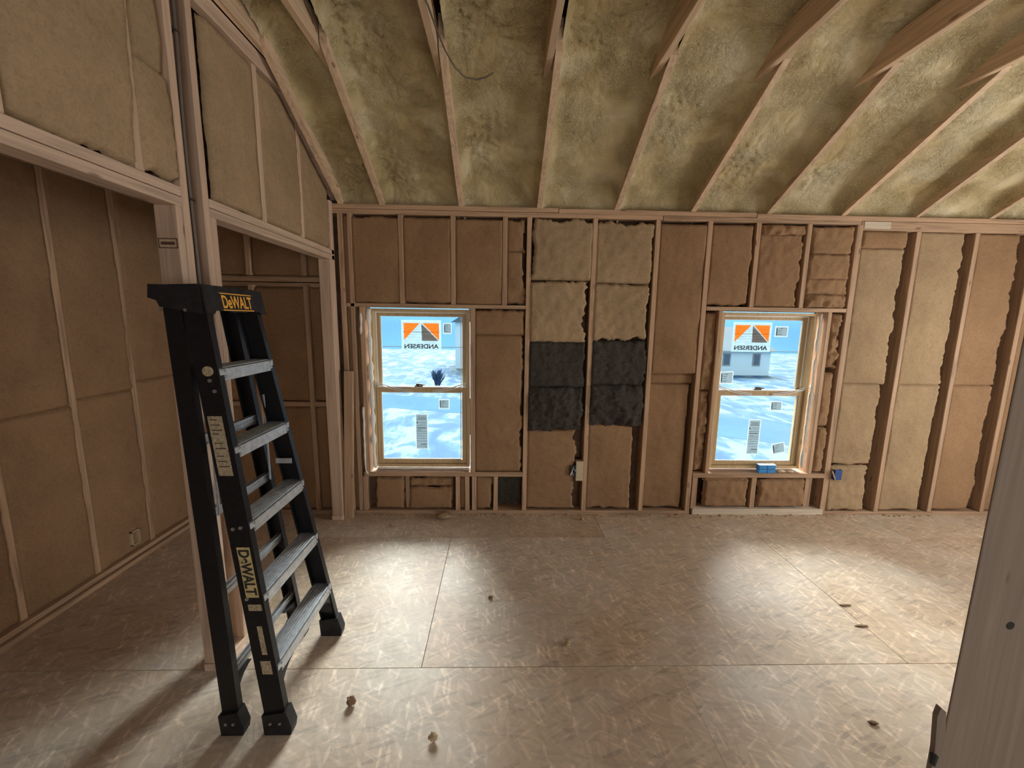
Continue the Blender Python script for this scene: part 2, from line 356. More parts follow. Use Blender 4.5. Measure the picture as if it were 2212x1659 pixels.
# window 2 framing
board('header_plate', 1.676, 2.85, YW, YB, 1.780, 1.812, WX, wall_back)
board('sill_plate', 1.676, 2.87, YW-0.004, YB, 0.345, 0.385, WX, wall_back)
stud(1.803, 0.385, 1.780, 0.034); stud(2.717, 0.385, 1.780, 0.034)
stud(1.698, 0.056, 0.345, 0.03); stud(1.74, 0.056, 0.345, 0.034, y0=YW+0.05); stud(2.245, 0.056, 0.345, 0.045, y0=YW+0.02); stud(2.76, 0.056, 0.345, 0.06, y0=YW+0.05)
pb = lambda u, v, d: (u, YW-d, v)
def BB(u0, u1, v0, v1, **k): return batt(wall_back, pb, u0, u1, v0, v1, **k)
# above window 1
BB(-1.172, -0.815, 1.80, 2.472, d=-0.004, rag=(.002,.002,.006,.012), seed=1)
BB(-0.773, -0.407, 1.80, 2.472, d=-0.004, rag=(.002,.002,.008,.008), seed=2)
BB(-0.365, 0.003, 1.80, 2.470, d=-0.004, rag=(.002,.002,.004,.008), seed=3)
BB(0.045, 0.194, 2.215, 2.468, d=-0.010, rag=(.004,.028,.004,.03), seed=4, rough=.008); BB(0.045, 0.194, 1.80, 2.222, d=-0.010, rag=(.004,.030,.012,.003), seed=5, rough=.008)
# right of window 1
BB(-0.211, 0.196, 1.56, 1.765, d=-0.006, rag=(.003,.010,.002,.014), seed=6); BB(-0.211, 0.196, 0.388, 1.556, d=-0.004, rag=(.003,.022,.004,.002), seed=7)
# left of window 1, a narrow ragged strip set back
BB(-1.172, -1.138, 0.385, 1.766, d=-0.055, rag=(.004,.004,.01,.02), seed=8, rough=.012)
# under window 1
BB(-1.08, -0.815, 0.040, 0.335, d=-0.012, rag=(.02,.012,.01,.015), seed=9); BB(-0.785, -0.40, 0.040, 0.250, d=-0.010, rag=(.012,.012,.01,.012), seed=10); BB(-0.785, -0.40, 0.245, 0.335, d=-0.014, rag=(.012,.012,.012,.012), seed=11, rough=.01)
BB(-0.20, -0.055, 0.040, 0.342, d=-0.008, rag=(.004,.02,.012,.008), seed=12); BB(-0.335, -0.305, 0.04, 0.34, d=-0.03, seed=13)
BB(-0.012, 0.194, 0.045, 0.343, d=-0.09, mat=DARKWOOL, rag=(.004,.004,.02,.004), seed=14)
# bay of four panels, left column
BB(0.236, 0.714, 2.006, 2.474, d=0.006, rag=(.018,.004,.002,.030), seed=15, mat=BATT_TAN, rough=.007); BB(0.236, 0.690, 1.506, 2.004, d=0.008, rag=(.006,.024,.006,.018), seed=16, mat=BATT_TAN, rough=.007)
BB(0.236, 0.712, 1.130, 1.508, d=0.004, rag=(.004,.020,.006,.006), seed=17, mat=DARKWOOL, rough=.010, res=.016); BB(0.236, 0.700, 0.735, 1.126, d=0.012, bulge=.03, rag=(.006,.022,.030,.004), seed=18, mat=DARKWOOL, rough=.018, res=.014, name='mineral_wool_batt')
BB(0.236, 0.665, 0.040, 0.760, d=-0.006, rag=(.003,.030,.010,.006), seed=19)
# right column
BB(0.755, 1.217, 1.988, 2.466, d=-0.004, rag=(.004,.016,.004,.024), seed=20, mat=BATT_TAN, rough=.006); BB(0.755, 1.205, 1.515, 1.984, d=0.006, rag=(.004,.016,.026,.008), seed=21, mat=BATT_TAN, rough=.007)
BB(0.755, 1.216, 1.150, 1.520, d=0.004, rag=(.004,.022,.006,.006), seed=22, mat=DARKWOOL, rough=.012, res=.016); BB(0.755, 1.212, 0.790, 1.152, d=0.012, bulge=.03, rag=(.006,.014,.020,.006), seed=23, mat=DARKWOOL, rough=.018, res=.014)
BB(0.755, 1.150, 0.040, 0.815, d=-0.006, rag=(.003,.012,.016,.004), seed=24)
# bay before window 2
BB(1.259, 1.632, 1.254, 2.452, d=-0.006, rag=(.002,.002,.002,.003), seed=25); BB(1.259, 1.632, 1.165, 1.252, d=-0.045, rag=(.002,.003,.003,.002), seed=26); BB(1.259, 1.60, 0.040, 1.163, d=-0.035, rag=(.002,.006,.014,.003), seed=27)
# above window 2
BB(1.678, 2.027, 1.815, 2.468, d=-0.010, rag=(.004,.012,.016,.008), seed=28); BB(2.069, 2.440, 1.815, 2.40, d=-0.008, rag=(.004,.022,.006,.008), seed=29, rough=.007); BB(2.069, 2.440, 2.375, 2.470, d=0.0, rag=(.01,.01,.014,.012), seed=30, rough=.02, fold=.02)
BB(2.485, 2.848, 2.245, 2.466, d=-0.006, rag=(.012,.012,.005,.010), seed=31, rough=.008); BB(2.485, 2.848, 2.045, 2.243, d=-0.003, rag=(.014,.012,.004,.006), seed=32, rough=.009); BB(2.485, 2.848, 1.92, 2.050, d=-0.008, rag=(.014,.014,.005,.005), seed=33, rough=.012); BB(2.485, 2.848, 1.815, 1.93, d=0.0, rag=(.010,.030,.006,.008), seed=34, rough=.026)
# sides of window 2
BB(1.678, 1.784, 1.10, 1.776, d=-0.030, rag=(.008,.006,.01,.012), seed=35, rough=.012); BB(1.678, 1.784, 0.388, 1.11, d=-0.035, rag=(.012,.012,.012,.010), seed=36, rough=.022)
BB(2.738, 2.850, 1.30, 1.776, d=-0.018, rag=(.010,.012,.016,.010), seed=37, rough=.028); BB(2.738, 2.835, 0.80, 1.29, d=-0.012, rag=(.006,.018,.010,.012), seed=38, rough=.010); BB(2.738, 2.840, 0.388, 0.81, d=-0.014, rag=(.010,.022,.010,.012), seed=39, rough=.020)
# under window 2
BB(1.79, 2.205, 0.060, 0.330, d=-0.012, rag=(.018,.020,.008,.016), seed=40, rough=.008); BB(2.275, 2.72, 0.060, 0.332, d=-0.006, rag=(.020,.022,.012,.012), seed=41, rough=.010); BB(1.79, 2.20, 0.305, 0.343, d=-0.03, rag=(.01,.02,.006,.004), seed=42, rough=.012, fold=.012)
# right bays: batts stop short of the next stud and leave a dark slot
BB(2.903, 3.265, 2.30, 2.428, d=0.002, rag=(.002,.006,.004,.003), seed=43); BB(2.903, 3.285, 1.185, 2.297, d=-0.006, rag=(.002,.024,.003,.004), seed=44, mat=BATT_TAN); BB(2.903, 3.262, 0.46, 1.182, d=-0.004, rag=(.003,.020,.010,.003), seed=45, mat=BATT_TAN); BB(2.903, 3.255, 0.035, 0.465, d=0.0, rag=(.006,.022,.016,.012), seed=46, mat=BATT_TAN, rough=.008)
BB(3.388, 3.775, 1.182, 2.428, d=-0.006, rag=(.002,.022,.003,.003), seed=47, mat=BATT_TAN); BB(3.388, 3.765, 0.035, 1.180, d=-0.004, rag=(.002,.016,.010,.003), seed=48, mat=BATT_TAN)
BB(3.878, 4.255, 1.180, 2.428, d=-0.010, rag=(.002,.026,.003,.003), seed=49); BB(3.878, 4.245, 0.035, 1.178, d=-0.008, rag=(.002,.018,.010,.003), seed=50)
BB(4.37, 4.77, 0.035, 2.428, d=-0.01, seed=51); BB(4.825, 4.99, 0.035, 2.428, d=-0.01, seed=52)
BB(-1.240, -1.210, 0.04, 2.47, d=-0.03, seed=53)
# alcove part of the back wall
for x in (-1.555, -1.985, -2.42): stud(x, 0.038, 1.93); stud(x-0.005, 2.0, 2.48)
board('blocking', -2.70, -1.41, YW+0.01, YB, 1.955, 1.995, WX, wall_back); board('blocking', -2.70, -1.41, YW+0.06, YB, 1.915, 1.950, WX, wall_back); board('blocking', -2.70, -1.41, YW+0.01, YB, 0.945, 0.985, WX, wall_back)
for i, (a, b_) in enumerate([(-1.965, -1.576), (-1.535, -1.40), (-2.40, -2.005)]):
    for j, (c, e) in enumerate([(0.04, 0.942), (0.988, 1.912), (2.0, 2.47)]):
        BB(a, b_, c, e, d=-0.02, seed=60+i*3+j, rag=(.003,.006,.006,.006))

# ------------------------------------------------------------------ windows
def text_mesh(s, size, extrude=0.0006, offset=0.0):
    cu = bpy.data.curves.new('lettering', 'FONT'); cu.body = s; cu.size = size; cu.extrude = extrude; cu.offset = offset
    o = bpy.data.objects.new('lettering', cu); COL.objects.link(o); dg = bpy.context.evaluated_depsgraph_get()
    me = bpy.data.meshes.new_from_object(o.evaluated_get(dg)); bpy.data.objects.remove(o); bpy.data.curves.remove(cu)
    v = [x.co.copy() for x in me.vertices]; f = [tuple(p.vertices) for p in me.polygons]; bpy.data.meshes.remove(me)
    return v, f
def fit_text(s, w, h, offset=0.0):
    v, f = text_mesh(s, 1.0, 0.004, offset)
    x0 = min(p.x for p in v); x1 = max(p.x for p in v); y0 = min(p.y for p in v); y1 = max(p.y for p in v)
    return [((p.x-x0)/(x1-x0)*w-w/2, (p.y-y0)/(y1-y0)*h-h/2, p.z) for p in v], f

def window(name, RO, gx0, gx1, fx0, fx1, lab, nfrc, small):
    x0, x1, z0, z1 = RO
    w = empty(name, ((x0+x1)/2, 3.5, z0), kind='structure')
    def ring(a0, a1, c0, c1, t, ya, yb, tb=None, tt=None):
        tb = tb if tb is not None else t; tt = tt if tt is not None else t
        return MB().cbox(a0, a0+t, ya, yb, c0, c1, .002).cbox(a1-t, a1, ya, yb, c0, c1, .002).cbox(a0+t, a1-t, ya, yb, c0, c0+tb, .002).cbox(a0+t, a1-t, ya, yb, c1-tt, c1, .002)
    FZ0, FZ1 = z0+0.028, z1-0.009
    ring(fx0, fx1, FZ0, FZ1, 0.022, 3.452, 3.575).build('frame', SASH, w)
    ring(fx0+0.022, fx1-0.022, FZ0+0.022, FZ1-0.022, 0.012, 3.512, 3.535).build('parting_stop', BEAD, w)
    s0, s1 = fx0+0.024, fx1-0.024
    mid = 1.082
    us = ring(s0, s1, mid-0.018, FZ1-0.022, gx0-s0, 3.516, 3.55, 0.036, 0.034).build('upper_sash', SASH, w)
    ls = ring(s0, s1, FZ0+0.024, mid+0.022, gx0-s0, 3.474, 3.510, 0.034, 0.040).build('lower_sash', SASH, w)
    MB().cbox(s0+0.004, s1-0.004, 3.470, 3.512, mid+0.0225, mid+0.030, .001).build('meeting_rail_cap', BEAD, ls)
    ring(gx0-0.001, gx1+0.001, mid+0.017, FZ1-0.055, 0.007, 3.523, 3.530).build('glazing_bead', BEAD, us)
    ring(gx0-0.001, gx1+0.001, FZ0+0.057, mid-0.017, 0.007, 3.481, 3.488).build('glazing_bead', BEAD, ls)
    MB().box(gx0, gx1, 3.531, 3.535, mid+0.018, FZ1-0.056).build('pane', GLASS, us)
    MB().box(gx0, gx1, 3.489, 3.493, FZ0+0.058, mid-0.018).build('pane', GLASS, ls)
    # sash lock
    lx = (gx0+gx1)/2-0.02
    MB().cbox(lx-0.035, lx+0.035, 3.478, 3.504, mid+0.030, mid+0.040, .003).tube([(lx-0.02, 3.49, mid+0.046), (lx+0.005, 3.484, mid+0.048), (lx+0.05, 3.475, mid+0.044)], [.010, .007, .004]).build('sash_lock', simple('bronze_lock', (0.12, 0.10, 0.07), 0.4, 0.6), w)
    # shipping straps from both jambs to the meeting rail
    for sx, ex in ((x0+0.036, (gx0+gx1)/2-0.08), (x1-0.02, (gx0+gx1)/2+0.10)):
        for dz in (0.0, 0.014):
            pts = [(sx+(ex-sx)*t, 3.462+0.002*dz, 1.140+dz-(0.072)*t-0.012*math.sin(math.pi*t)) for t in [k/10 for k in range(11)]]
            MB().tube(pts, 0.0042, 6).build('strap', CORDM, w)
    # brand label stuck to the outside of the upper pane, read from outside
    lx0, lx1, lz0, lz1 = lab; yl = 3.5365
    W_, H_ = lx1-lx0, lz1-lz0
    def poly(mb, pts):
        k = len(pts)
        return mb.add([(lx0+a*W_, yl, lz0+b_*H_) for a, b_ in pts]+[(lx0+a*W_, yl+0.0005, lz0+b_*H_) for a, b_ in pts], [tuple(range(k)), tuple(range(2*k-1, k-1, -1))]+[(i, (i+1) % k, (i+1) % k+k, i+k) for i in range(k)])
    sheet = MB()
    for pts in ([(0, 0), (1, 0), (1, .32), (0, .32)], [(0, .90), (1, .90), (1, 1), (0, 1)], [(0, .32), (.055, .32), (.055, .90), (0, .90)], [(.945, .32), (1, .32), (1, .90), (.945, .90)],
                [(.065, .335), (.065, .32), (.505, .32), (.505, .90), (.46, .90)], [(.505, .88), (.93, .32), (.945, .32), (.945, .335), (.535, .90), (.505, .90)]): poly(sheet, pts)
    L = sheet.build('brand_label', F_WHITE, w)
    def tri(n, pts, m): poly(MB(), pts).build(n, m, L) if len(pts) == 3 else MB().add([(lx0+a*W_, yl-0.0006, lz0+b_*H_) for a, b_ in pts]+[(lx0+a*W_, yl-0.0003, lz0+b_*H_) for a, b_ in pts], [(0,1,2,3),(7,6,5,4),(0,4,5,1),(1,5,6,2),(2,6,7,3),(3,7,4,0)]).build(n, m, L)
    tri('orange_triangle', [(0.055, 0.90), (0.46, 0.90), (0.065, 0.335)], F_ORANGE)
    tri('orange_triangle', [(0.535, 0.90), (0.945, 0.90), (0.945, 0.335)], F_ORANGE)
    tri('grey_triangle', [(0.505, 0.88), (0.93, 0.32), (0.515, 0.32)], F_GREY)
    tri('dark_line', [(0.03, 0.612), (0.97, 0.612), (0.97, 0.600), (0.03, 0.600)], F_INK)
    for z in (0.82, 0.75, 0.68, 0.52, 0.44):
        tri('pale_line', [(0.05, z), (0.95, z), (0.95, z-0.006), (0.05, z-0.006)], F_PALE)
    v, f = fit_text('ANDERSEN', 0.86*W_, 0.150*H_, 0.022)
    MB().add([((lx0+lx1)/2+0.0-p[0], yl-0.0012+p[2]*0.1, lz0+0.135*H_+p[1]) for p in v], [tuple(reversed(q)) for q in f]).build('lettering', F_LETTER, L)
    # paper labels
    def paper(px0, px1, pz0, pz1, y, lines, tilt=0.0):
        cx, cz = (px0+px1)/2, (pz0+pz1)/2; ct, st = math.cos(tilt), math.sin(tilt)
        R = lambda x, z: (cx+(x-cx)*ct-(z-cz)*st, cz+(x-cx)*st+(z-cz)*ct)
        def quad(a0, a1, c0, c1, ya): 
            c = [R(a0, c0), R(a1, c0), R(a1, c1), R(a0, c1)]
            return [(p[0], ya, p[1]) for p in c]+[(p[0], ya+0.0005, p[1]) for p in c], [(0,1,2,3),(7,6,5,4),(0,4,5,1),(1,5,6,2),(2,6,7,3),(3,7,4,0)]
        o = MB().add(*quad(px0, px1, pz0, pz1, y)).build('paper_label', F_LABEL, w)
        e_ = .006
        MB().add(*quad(px0-e_, px1+e_, pz1, pz1+e_, y)).add(*quad(px0-e_, px1+e_, pz0-e_, pz0, y)).add(*quad(px0-e_, px0, pz0, pz1, y)).add(*quad(px1, px1+e_, pz0, pz1, y)).build('paper_border', F_PALE, o)
        q = MB()
        for (a, b_, c, t) in lines:
            q.add(*quad(px0+a*(px1-px0), px0+b_*(px1-px0), pz0+c*(pz1-pz0), pz0+c*(pz1-pz0)+t, y-0.0007))
        if lines: q.build('print_lines', F_INK, o)
    for (a, b_, c, e, y) in nfrc:
        ln = [(0.12, 0.85, 0.93, .003), (0.2, 0.9, 0.89, .004), (0.08, 0.92, 0.85, .004), (0.04, 0.16, 0.74, .012), (0.3, 0.95, 0.77, .002), (0.4, 0.9, 0.72, .002), (0.03, 0.97, 0.67, .0025), (0.08, 0.9, 0.60, .006), (0.1, 0.5, 0.54, .004), (0.03, 0.97, 0.50, .0025), (0.03, 0.97, 0.44, .002), (0.05, 0.9, 0.37, .0025), (0.05, 0.95, 0.30, .002), (0.05, 0.95, 0.22, .002), (0.38, 0.92, 0.12, .006), (0.05, 0.95, 0.07, .002)]
        paper(a, b_, c, e, y, ln)
    for (a, b_, c, e, y, t) in small:
        paper(a, b_, c, e, y, [(0.05, 0.13, 0.12, (e-c)*0.76), (0.3, 0.6, 0.82, .004), (0.2, 0.55, 0.62, .003), (0.2, 0.45, 0.44, .003), (0.2, 0.55, 0.18, .004)], t)
    return w
win1 = window('window_1', W1, -1.010, -0.335, -1.072, -0.264, (-0.840, -0.506, 1.414, 1.668), [(-0.722, -0.628, 0.566, 0.868, 3.4875)], [(-0.520, -0.442, 0.924, 0.997, 3.4875, 0.0), (-0.482, -0.422, 1.562, 1.640, 3.529, 0.0)])
win2 = window('window_2', W2, 1.905, 2.590, 1.842, 2.653, (1.992, 2.330, 1.436, 1.690), [(2.190, 2.286, 0.535, 0.840, 3.4875)], [(2.366, 2.456, 0.932, 1.006, 3.4875, 0.0), (2.362, 2.462, 1.574, 1.652, 3.529, 0.0), (1.918, 2.022, 1.160, 1.256, 3.529, 0.03), (2.422, 2.526, 0.545, 0.630, 3.4875, 0.22)])
# gun foam squeezed around the frames
def foam_bead(w, pts, r0, seed):
    P = []; R = []
    for a, b_ in zip(pts[:-1], pts[1:]):
        a = Vector(a); b_ = Vector(b_); n = max(3, int((b_-a).length/0.022))
        for k in range(n): 
            p = a.lerp(b_, k/n); q = noise.noise(p*17+Vector((seed, 0, 0)))
            P.append(p+Vector((noise.noise(p*11+Vector((seed, 3, 0)))*0.004, 0, noise.noise(p*9+Vector((seed, 7, 0)))*0.003))); R.append(max(0.003, r0*(0.85+0.75*q)))
    P.append(Vector(pts[-1])); R.append(r0*0.5)
    return MB().tube(P, R, 9).build('foam_bead', WHITEFOAM, w, smooth=True)
foam_bead(win1, [(-1.078, 3.440, 1.752), (-1.074, 3.440, 0.44), (-1.062, 3.44, 0.408)], 0.020, 1)
foam_bead(win1, [(-1.05, 3.452, 0.400), (-0.26, 3.452, 0.398)], 0.010, 2)
foam_bead(win1, [(-0.258, 3.455, 0.70), (-0.258, 3.455, 1.02)], 0.007, 3)
foam_bead(win1, [(-0.257, 3.452, 1.765), (-0.257, 3.452, 1.66)], 0.012, 4)
foam_bead(win1, [(-1.128, 3.402, 1.72), (-1.135, 3.402, 1.55)], 0.010, 5)
foam_bead(win1, [(-1.138, 3.402, 0.95), (-1.140, 3.402, 0.40), (-1.12, 3.398, 0.365)], 0.009, 6)
foam_bead(win2, [(2.672, 3.440, 1.765), (2.672, 3.440, 1.2), (2.668, 3.44, 0.42)], 0.016, 7)

# ------------------------------------------------------------------ left partition: gable insulation over a header, with a built-up post
XL = -1.31; XLB = -1.40
wall_left = empty('wall_left', (XL, 2.0, 0), kind='structure')
def pboard(name, y0, y1, z0, z1, mat=None, x0=XLB, x1=XL, **k): return board(name, x0, x1, y0, y1, z0, z1, mat or FRESH_Z, wall_left, **k)
pboard('king_stud', 1.826, 1.864, 0.038, 3.02); pboard('king_stud', 1.950, 1.988, 0.038, 3.02)
pboard('jack_stud', 1.786, 1.824, 0.038, 2.12); pboard('jack_stud', 1.990, 2.028, 0.038, 2.12)
pboard('sole_plate', 1.780, 2.034, 0.0, 0.038, FRESH_Y)
pboard('header_plate', -0.6, 1.824, 2.160, 2.198, FRESH_Y); pboard('header_plate', -0.6, 1.824, 2.120, 2.157, FRESH_Y)
pboard('header_plate', 1.990, 3.39, 2.160, 2.198, FRESH_Y); pboard('header_plate', 1.990, 3.39, 2.120, 2.157, FRESH_Y)
pboard('jack_stud', 3.30, 3.338, 0.038, 2.12); pboard('sole_plate', 3.29, 3.40, 0.0, 0.038, FRESH_Y)
pboard('king_stud', 3.342, 3.395, 0.0, 2.56)
# gable studs above the header
for y, zt in ((2.445, 3.0), (2.895, 2.90), (1.640, 3.02), (1.205, 3.02), (0.75, 3.02)): pboard('gable_stud', y-0.019, y+0.019, 2.198, zt-0.01, x0=XLB, x1=XL-0.004)
GT = lambda y: min(2.985, 2.985-(y-2.70)*0.53) if y > 2.70 else 2.985
pl = lambda u, v, d: (XL+d, u, v)
def LB(u0, u1, v0, v1, **k): return batt(wall_left, pl, u0, u1, v0, v1, mat=BATT_TAN, **k)
LB(2.075, 2.43, 2.20, 2.98, d=-0.004, vtop=GT, seed=101, rag=(.002,.012,.012,.004)); LB(2.462, 2.88, 2.20, 2.98, d=-0.006, vtop=GT, seed=102, rag=(.004,.006,.010,.006)); LB(2.912, 3.345, 2.20, 2.98, d=-0.008, vtop=GT, seed=103, rag=(.003,.010,.010,.010))
LB(1.655, 1.815, 2.20, 2.60, d=0.012, seed=104, rag=(.006,.012,.014,.012), rough=.006); LB(1.655, 1.815, 2.585, 3.0, d=-0.014, seed=105, rag=(.014,.008,.012,.004)); LB(1.222, 1.625, 2.20, 3.0, d=0.004, bulge=.03, seed=106, rag=(.010,.004,.016,.004)); LB(0.77, 1.19, 2.20, 3.0, d=0.0, seed=107)
LB(0.0, 0.735, 2.20, 3.0, d=0.0, seed=108)
MB().box(XLB-0.012, XLB-0.002, -3.0, 3.54, 2.12, 3.5).build('backing_board', SHEATH, wall_left)
# sloped and level nailers closing the gable
MB().prism([(0, 0, 0), (0.05, 0, 0), (0.05, 0, 0.09), (0, 0, 0.09)], (-1.345, 3.46, 2.585), (-1.345, 2.69, 2.992)).build('nailer', FRESH_Y, wall_left)
board('nailer', -1.345, -1.297, 0.0, 2.70, 2.985, 3.062, FRESH_Y, wall_left)
# cable stapled to the post and the lumber grade stamp on the jack stud
cb = MB().tube([(-1.317+0.003*math.sin(z*5), 1.886+0.003*math.sin(z*7), z) for z in [1.2+0.1*k for k in range(20)]], 0.0075, 8).build('power_cable', CABLE, None, smooth=True, label='grey power cable running down the slot of the built-up post', cat='cable')
for z in (2.80, 2.16): MB().box(-1.33, -1.306, 1.864, 1.897, z, z+0.008).build('staple', INK, cb)
st = MB(); y = 1.7855
for (a, b_, c, e) in [(-1.395, -1.318, 1.985, 1.989), (-1.395, -1.318, 1.949, 1.953), (-1.395, -1.391, 1.949, 1.989), (-1.322, -1.318, 1.949, 1.989), (-1.385, -1.33, 1.963, 1.975)]: st.box(a, b_, y, y+0.001, c, e)
st.build('grade_stamp', simple('faded_stamp_ink', (0.10, 0.055, 0.03), 0.9), wall_left)

# ------------------------------------------------------------------ alcove outer wall (far left)
XF = -2.53
wfl = MB().box(-2.75, -2.70, -3.0, 3.56, -0.1, 2.75).build('wall_far_left', SHEATH, kind='structure')
def ab(name, y0, y1, z0, z1, mat=WZ, x0=-2.68, x1=XF, **k): return board(name, x0, x1, y0, y1, z0, z1, mat, wfl, **k)
ab('sole_plate', -3.0, 3.40, 0.0, 0.03, WY, x1=-2.475); ab('sole_plate', -3.0, 3.40, 0.031, 0.06, WY, x1=-2.500)
ABY = [0.0, 0.41, 0.825, 1.24, 1.65, 2.06, 2.475, 2.89, 3.30]
for y in ABY: ab('stud', y-0.019, y+0.019, 0.06, 2.70)
pa = lambda u, v, d: (XF+d, u, v)
for i in range(1, len(ABY)-1+1):
    y0, y1 = (ABY[i-1]+0.021, ABY[i]-0.021)
    zz = {6: 1.14, 7: 1.17, 8: 1.22, 5: 1.10}.get(i, 1.15)
    for j, (c, e) in enumerate([(0.062, zz-0.001), (zz+0.001, 2.70)]):
        batt(wfl, pa, y0, y1, c, e, d=0.0+0.004*(j == 0), seed=120+2*i+j, rag=(.004, .006, .003, .003), bulge=.016)
ad = MB()
# small wall outlet box in the alcove
ob = empty('outlet_box', (-2.52, 2.74, 0.14), label='small open outlet box low on the alcove wall, half hidden in insulation', cat='outlet box')
MB().box(-2.535, -2.505, 2.70, 2.706, 0.11, 0.21).box(-2.535, -2.505, 2.756, 2.762, 0.11, 0.21).box(-2.535, -2.505, 2.70, 2.762, 0.204, 0.21).box(-2.535, -2.505, 2.70, 2.762, 0.11, 0.116).build('box_rim', TANBOX, ob)
MB().box(-2.533, -2.527, 2.706, 2.756, 0.116, 0.204).build('box_back', INK, ob)

# ------------------------------------------------------------------ ceiling
SL = 0.526
ceiling = MB().box(-2.8, 5.05, -3.05, 2.30, 3.52, 3.56).add(
    [(-2.8, 3.62, 2.80), (5.05, 3.62, 2.80), (5.05, 2.28, 3.52), (-2.8, 2.28, 3.52), (-2.8, 3.62, 2.84), (5.05, 3.62, 2.84), (5.05, 2.28, 3.56), (-2.8, 2.28, 3.56)],
    [(0,3,2,1),(4,5,6,7),(0,1,5,4),(1,2,6,5),(2,3,7,6),(3,0,4,7)]).box(-2.8, 5.05, 3.56, 3.62, 2.5, 2.84).build('ceiling', SHEATH, kind='structure')
board('alcove_ceiling', -2.75, -1.41, -3.0, 3.54, 2.70, 2.72, SHEATH, ceiling)
RX = [-1.248] + [-0.930+0.6096*i for i in range(10)]
for k, x in enumerate(RX):
    # rafter tail: from the plate up to the level joists
    pr = [(-0.019, 0, 0), (0.019, 0, 0), (0.019, 0, 0.16), (-0.019, 0, 0.16)]
    a = (x, 3.43, 2.546-0.016); b_ = (x, 2.40, 2.546+SL*(3.40-2.40))
    MB().prism(pr, a, b_).build('rafter', RAFT, ceiling)
    jx = x-0.044
    if k == 0: jx = -1.272
    z0 = 3.060+0.008*noise.noise(Vector((k*3.3, 0, 0)))
    board('joist', jx-0.019, jx+0.019, -2.9, 2.78, z0, z0+0.14, RAFT, ceiling)
def foam_z(Y):
    a = 2.546+SL*(3.40-Y)+0.115; b_ = 3.235
    h = 0.10  # smooth minimum
    t = max(h-abs(a-b_), 0)/h
    return min(a, b_)-t*t*h*0.25 + max(0, (2.35-Y))*0.035
def foam_bay(x0, x1, seed):
    nu = max(10, int((x1-x0)/0.0115)); ys = []; y = 3.47
    while y > 1.30: ys.append(y); y -= 0.0115
    vs = []; fs = []
    for j, Y in enumerate(ys):
        for i in range(nu+1):
            a = i/nu; X = x0+(x1-x0)*a; e = min(X-x0, x1-X)
            z = foam_z(Y)
            wob = noise.noise(Vector((X*2+seed, Y*2, 1)))
            fil = max(0, 1-e/(0.075+0.03*wob)); z -= (0.085+0.03*wob)*fil**2.2          # foam climbs down the timbers
            if Y > 3.34: z -= 0.10*((Y-3.34)/0.13)**1.5
            p = Vector((X*1.0+seed*5.1, Y, 0))
            rm = 0.42+0.9*noise.noise(p*2.3)+0.22*(0.6-X)*(X < 0.6); rm = max(0.10, min(1.3, rm))
            if Y < 2.75: rm = max(rm, 0.4)
            z += 0.020*noise.noise(p*4.5) + rm*(0.012*(1-2*abs(noise.noise(p*17))) + 0.013*(1-2*abs(noise.noise(p*34))) + 0.007*noise.noise(p*60))
            vs.append((X, Y, z))
    for j in range(len(ys)-1):
        for i in range(nu):
            k = j*(nu+1)+i; fs.append((k, k+1, k+nu+2, k+nu+1))
    return mk('spray_foam', vs, fs, FOAM, ceiling, smooth=True)
XS = [-1.30]+RX[1:]+[4.98]
foam_bay(-1.24, RX[1]-0.018, 0.3)
for k in range(1, len(RX)-1): foam_bay(RX[k]+0.016, RX[k+1]-0.018, k*1.7)
foam_bay(RX[-1]+0.016, 4.99, 20.1)
# loose end of cable hanging out of the ceiling
MB().tube([(-0.355, 1.90, 3.03), (-0.335, 2.05, 3.035), (-0.318, 2.20, 3.03), (-0.300, 2.34, 3.03), (-0.262, 2.44, 3.005), (-0.21, 2.495, 2.985), (-0.15, 2.515, 2.985), (-0.10, 2.50, 2.99), (-0.058, 2.475, 3.0)], 0.0045, 8).build('hanging_cable', CABLE, None, smooth=True, label='loose grey cable end hanging from the foamed ceiling', cat='cable')

# ------------------------------------------------------------------ walls outside the frame (they close the room and carry its other window)
wr = MB().box(5.0, 5.05, -3.0, 0.6, -0.1, 3.55).box(5.0, 5.05, 2.5, 3.56, -0.1, 3.55).box(5.0, 5.05, 0.6, 2.5, -0.1, 0.5).box(5.0, 5.05, 0.6, 2.5, 2.3, 3.55).build('wall_right', BATT, kind='structure')
MB().box(-2.8, 0.1, -3.05, -3.0, -0.1, 3.55).box(2.3, 5.05, -3.05, -3.0, -0.1, 3.55).box(0.1, 2.3, -3.05, -3.0, 2.3, 3.55).box(0.1, 2.3, -3.05, -3.0, -0.1, 0.4).build('wall_front', BATT, kind='structure')

# ------------------------------------------------------------------ stepladder leaning folded against the post
LC = 1.758
def fx(z): return -0.845-0.145*z      # front edge of the front rails
def rx(z): return -1.105-0.085*z      # rear edge of the rear rails
def hw(z): return 0.287-0.066*z       # half width to the outside of the rails
lad = empty('stepladder', (-0.97, LC, 0), label='black fibreglass stepladder with aluminium steps leaning folded against the wooden post', cat='ladder')
def rail(front, s, z0, z1):
    # channel section: web outside, flanges turned in
    wd = 0.085 if front else 0.066; t = 0.005; fl = 0.030
    def base(z): return Vector(((fx(z)-wd) if front else rx(z), LC+s*hw(z)-(0.0 if front else s*0.004), z))
    i = -s
    poly = [(0, 0), (wd, 0), (wd, i*fl), (wd-t, i*fl), (wd-t, i*t), (t, i*t), (t, i*fl), (0, i*fl)]
    if s > 0: poly = poly[::-1]
    return MB().prism([Vector((a, b_, 0)) for a, b_ in poly], base(z0), base(z1)).build('front_rail' if front else 'rear_rail', BLACK, lad)
rails = {}
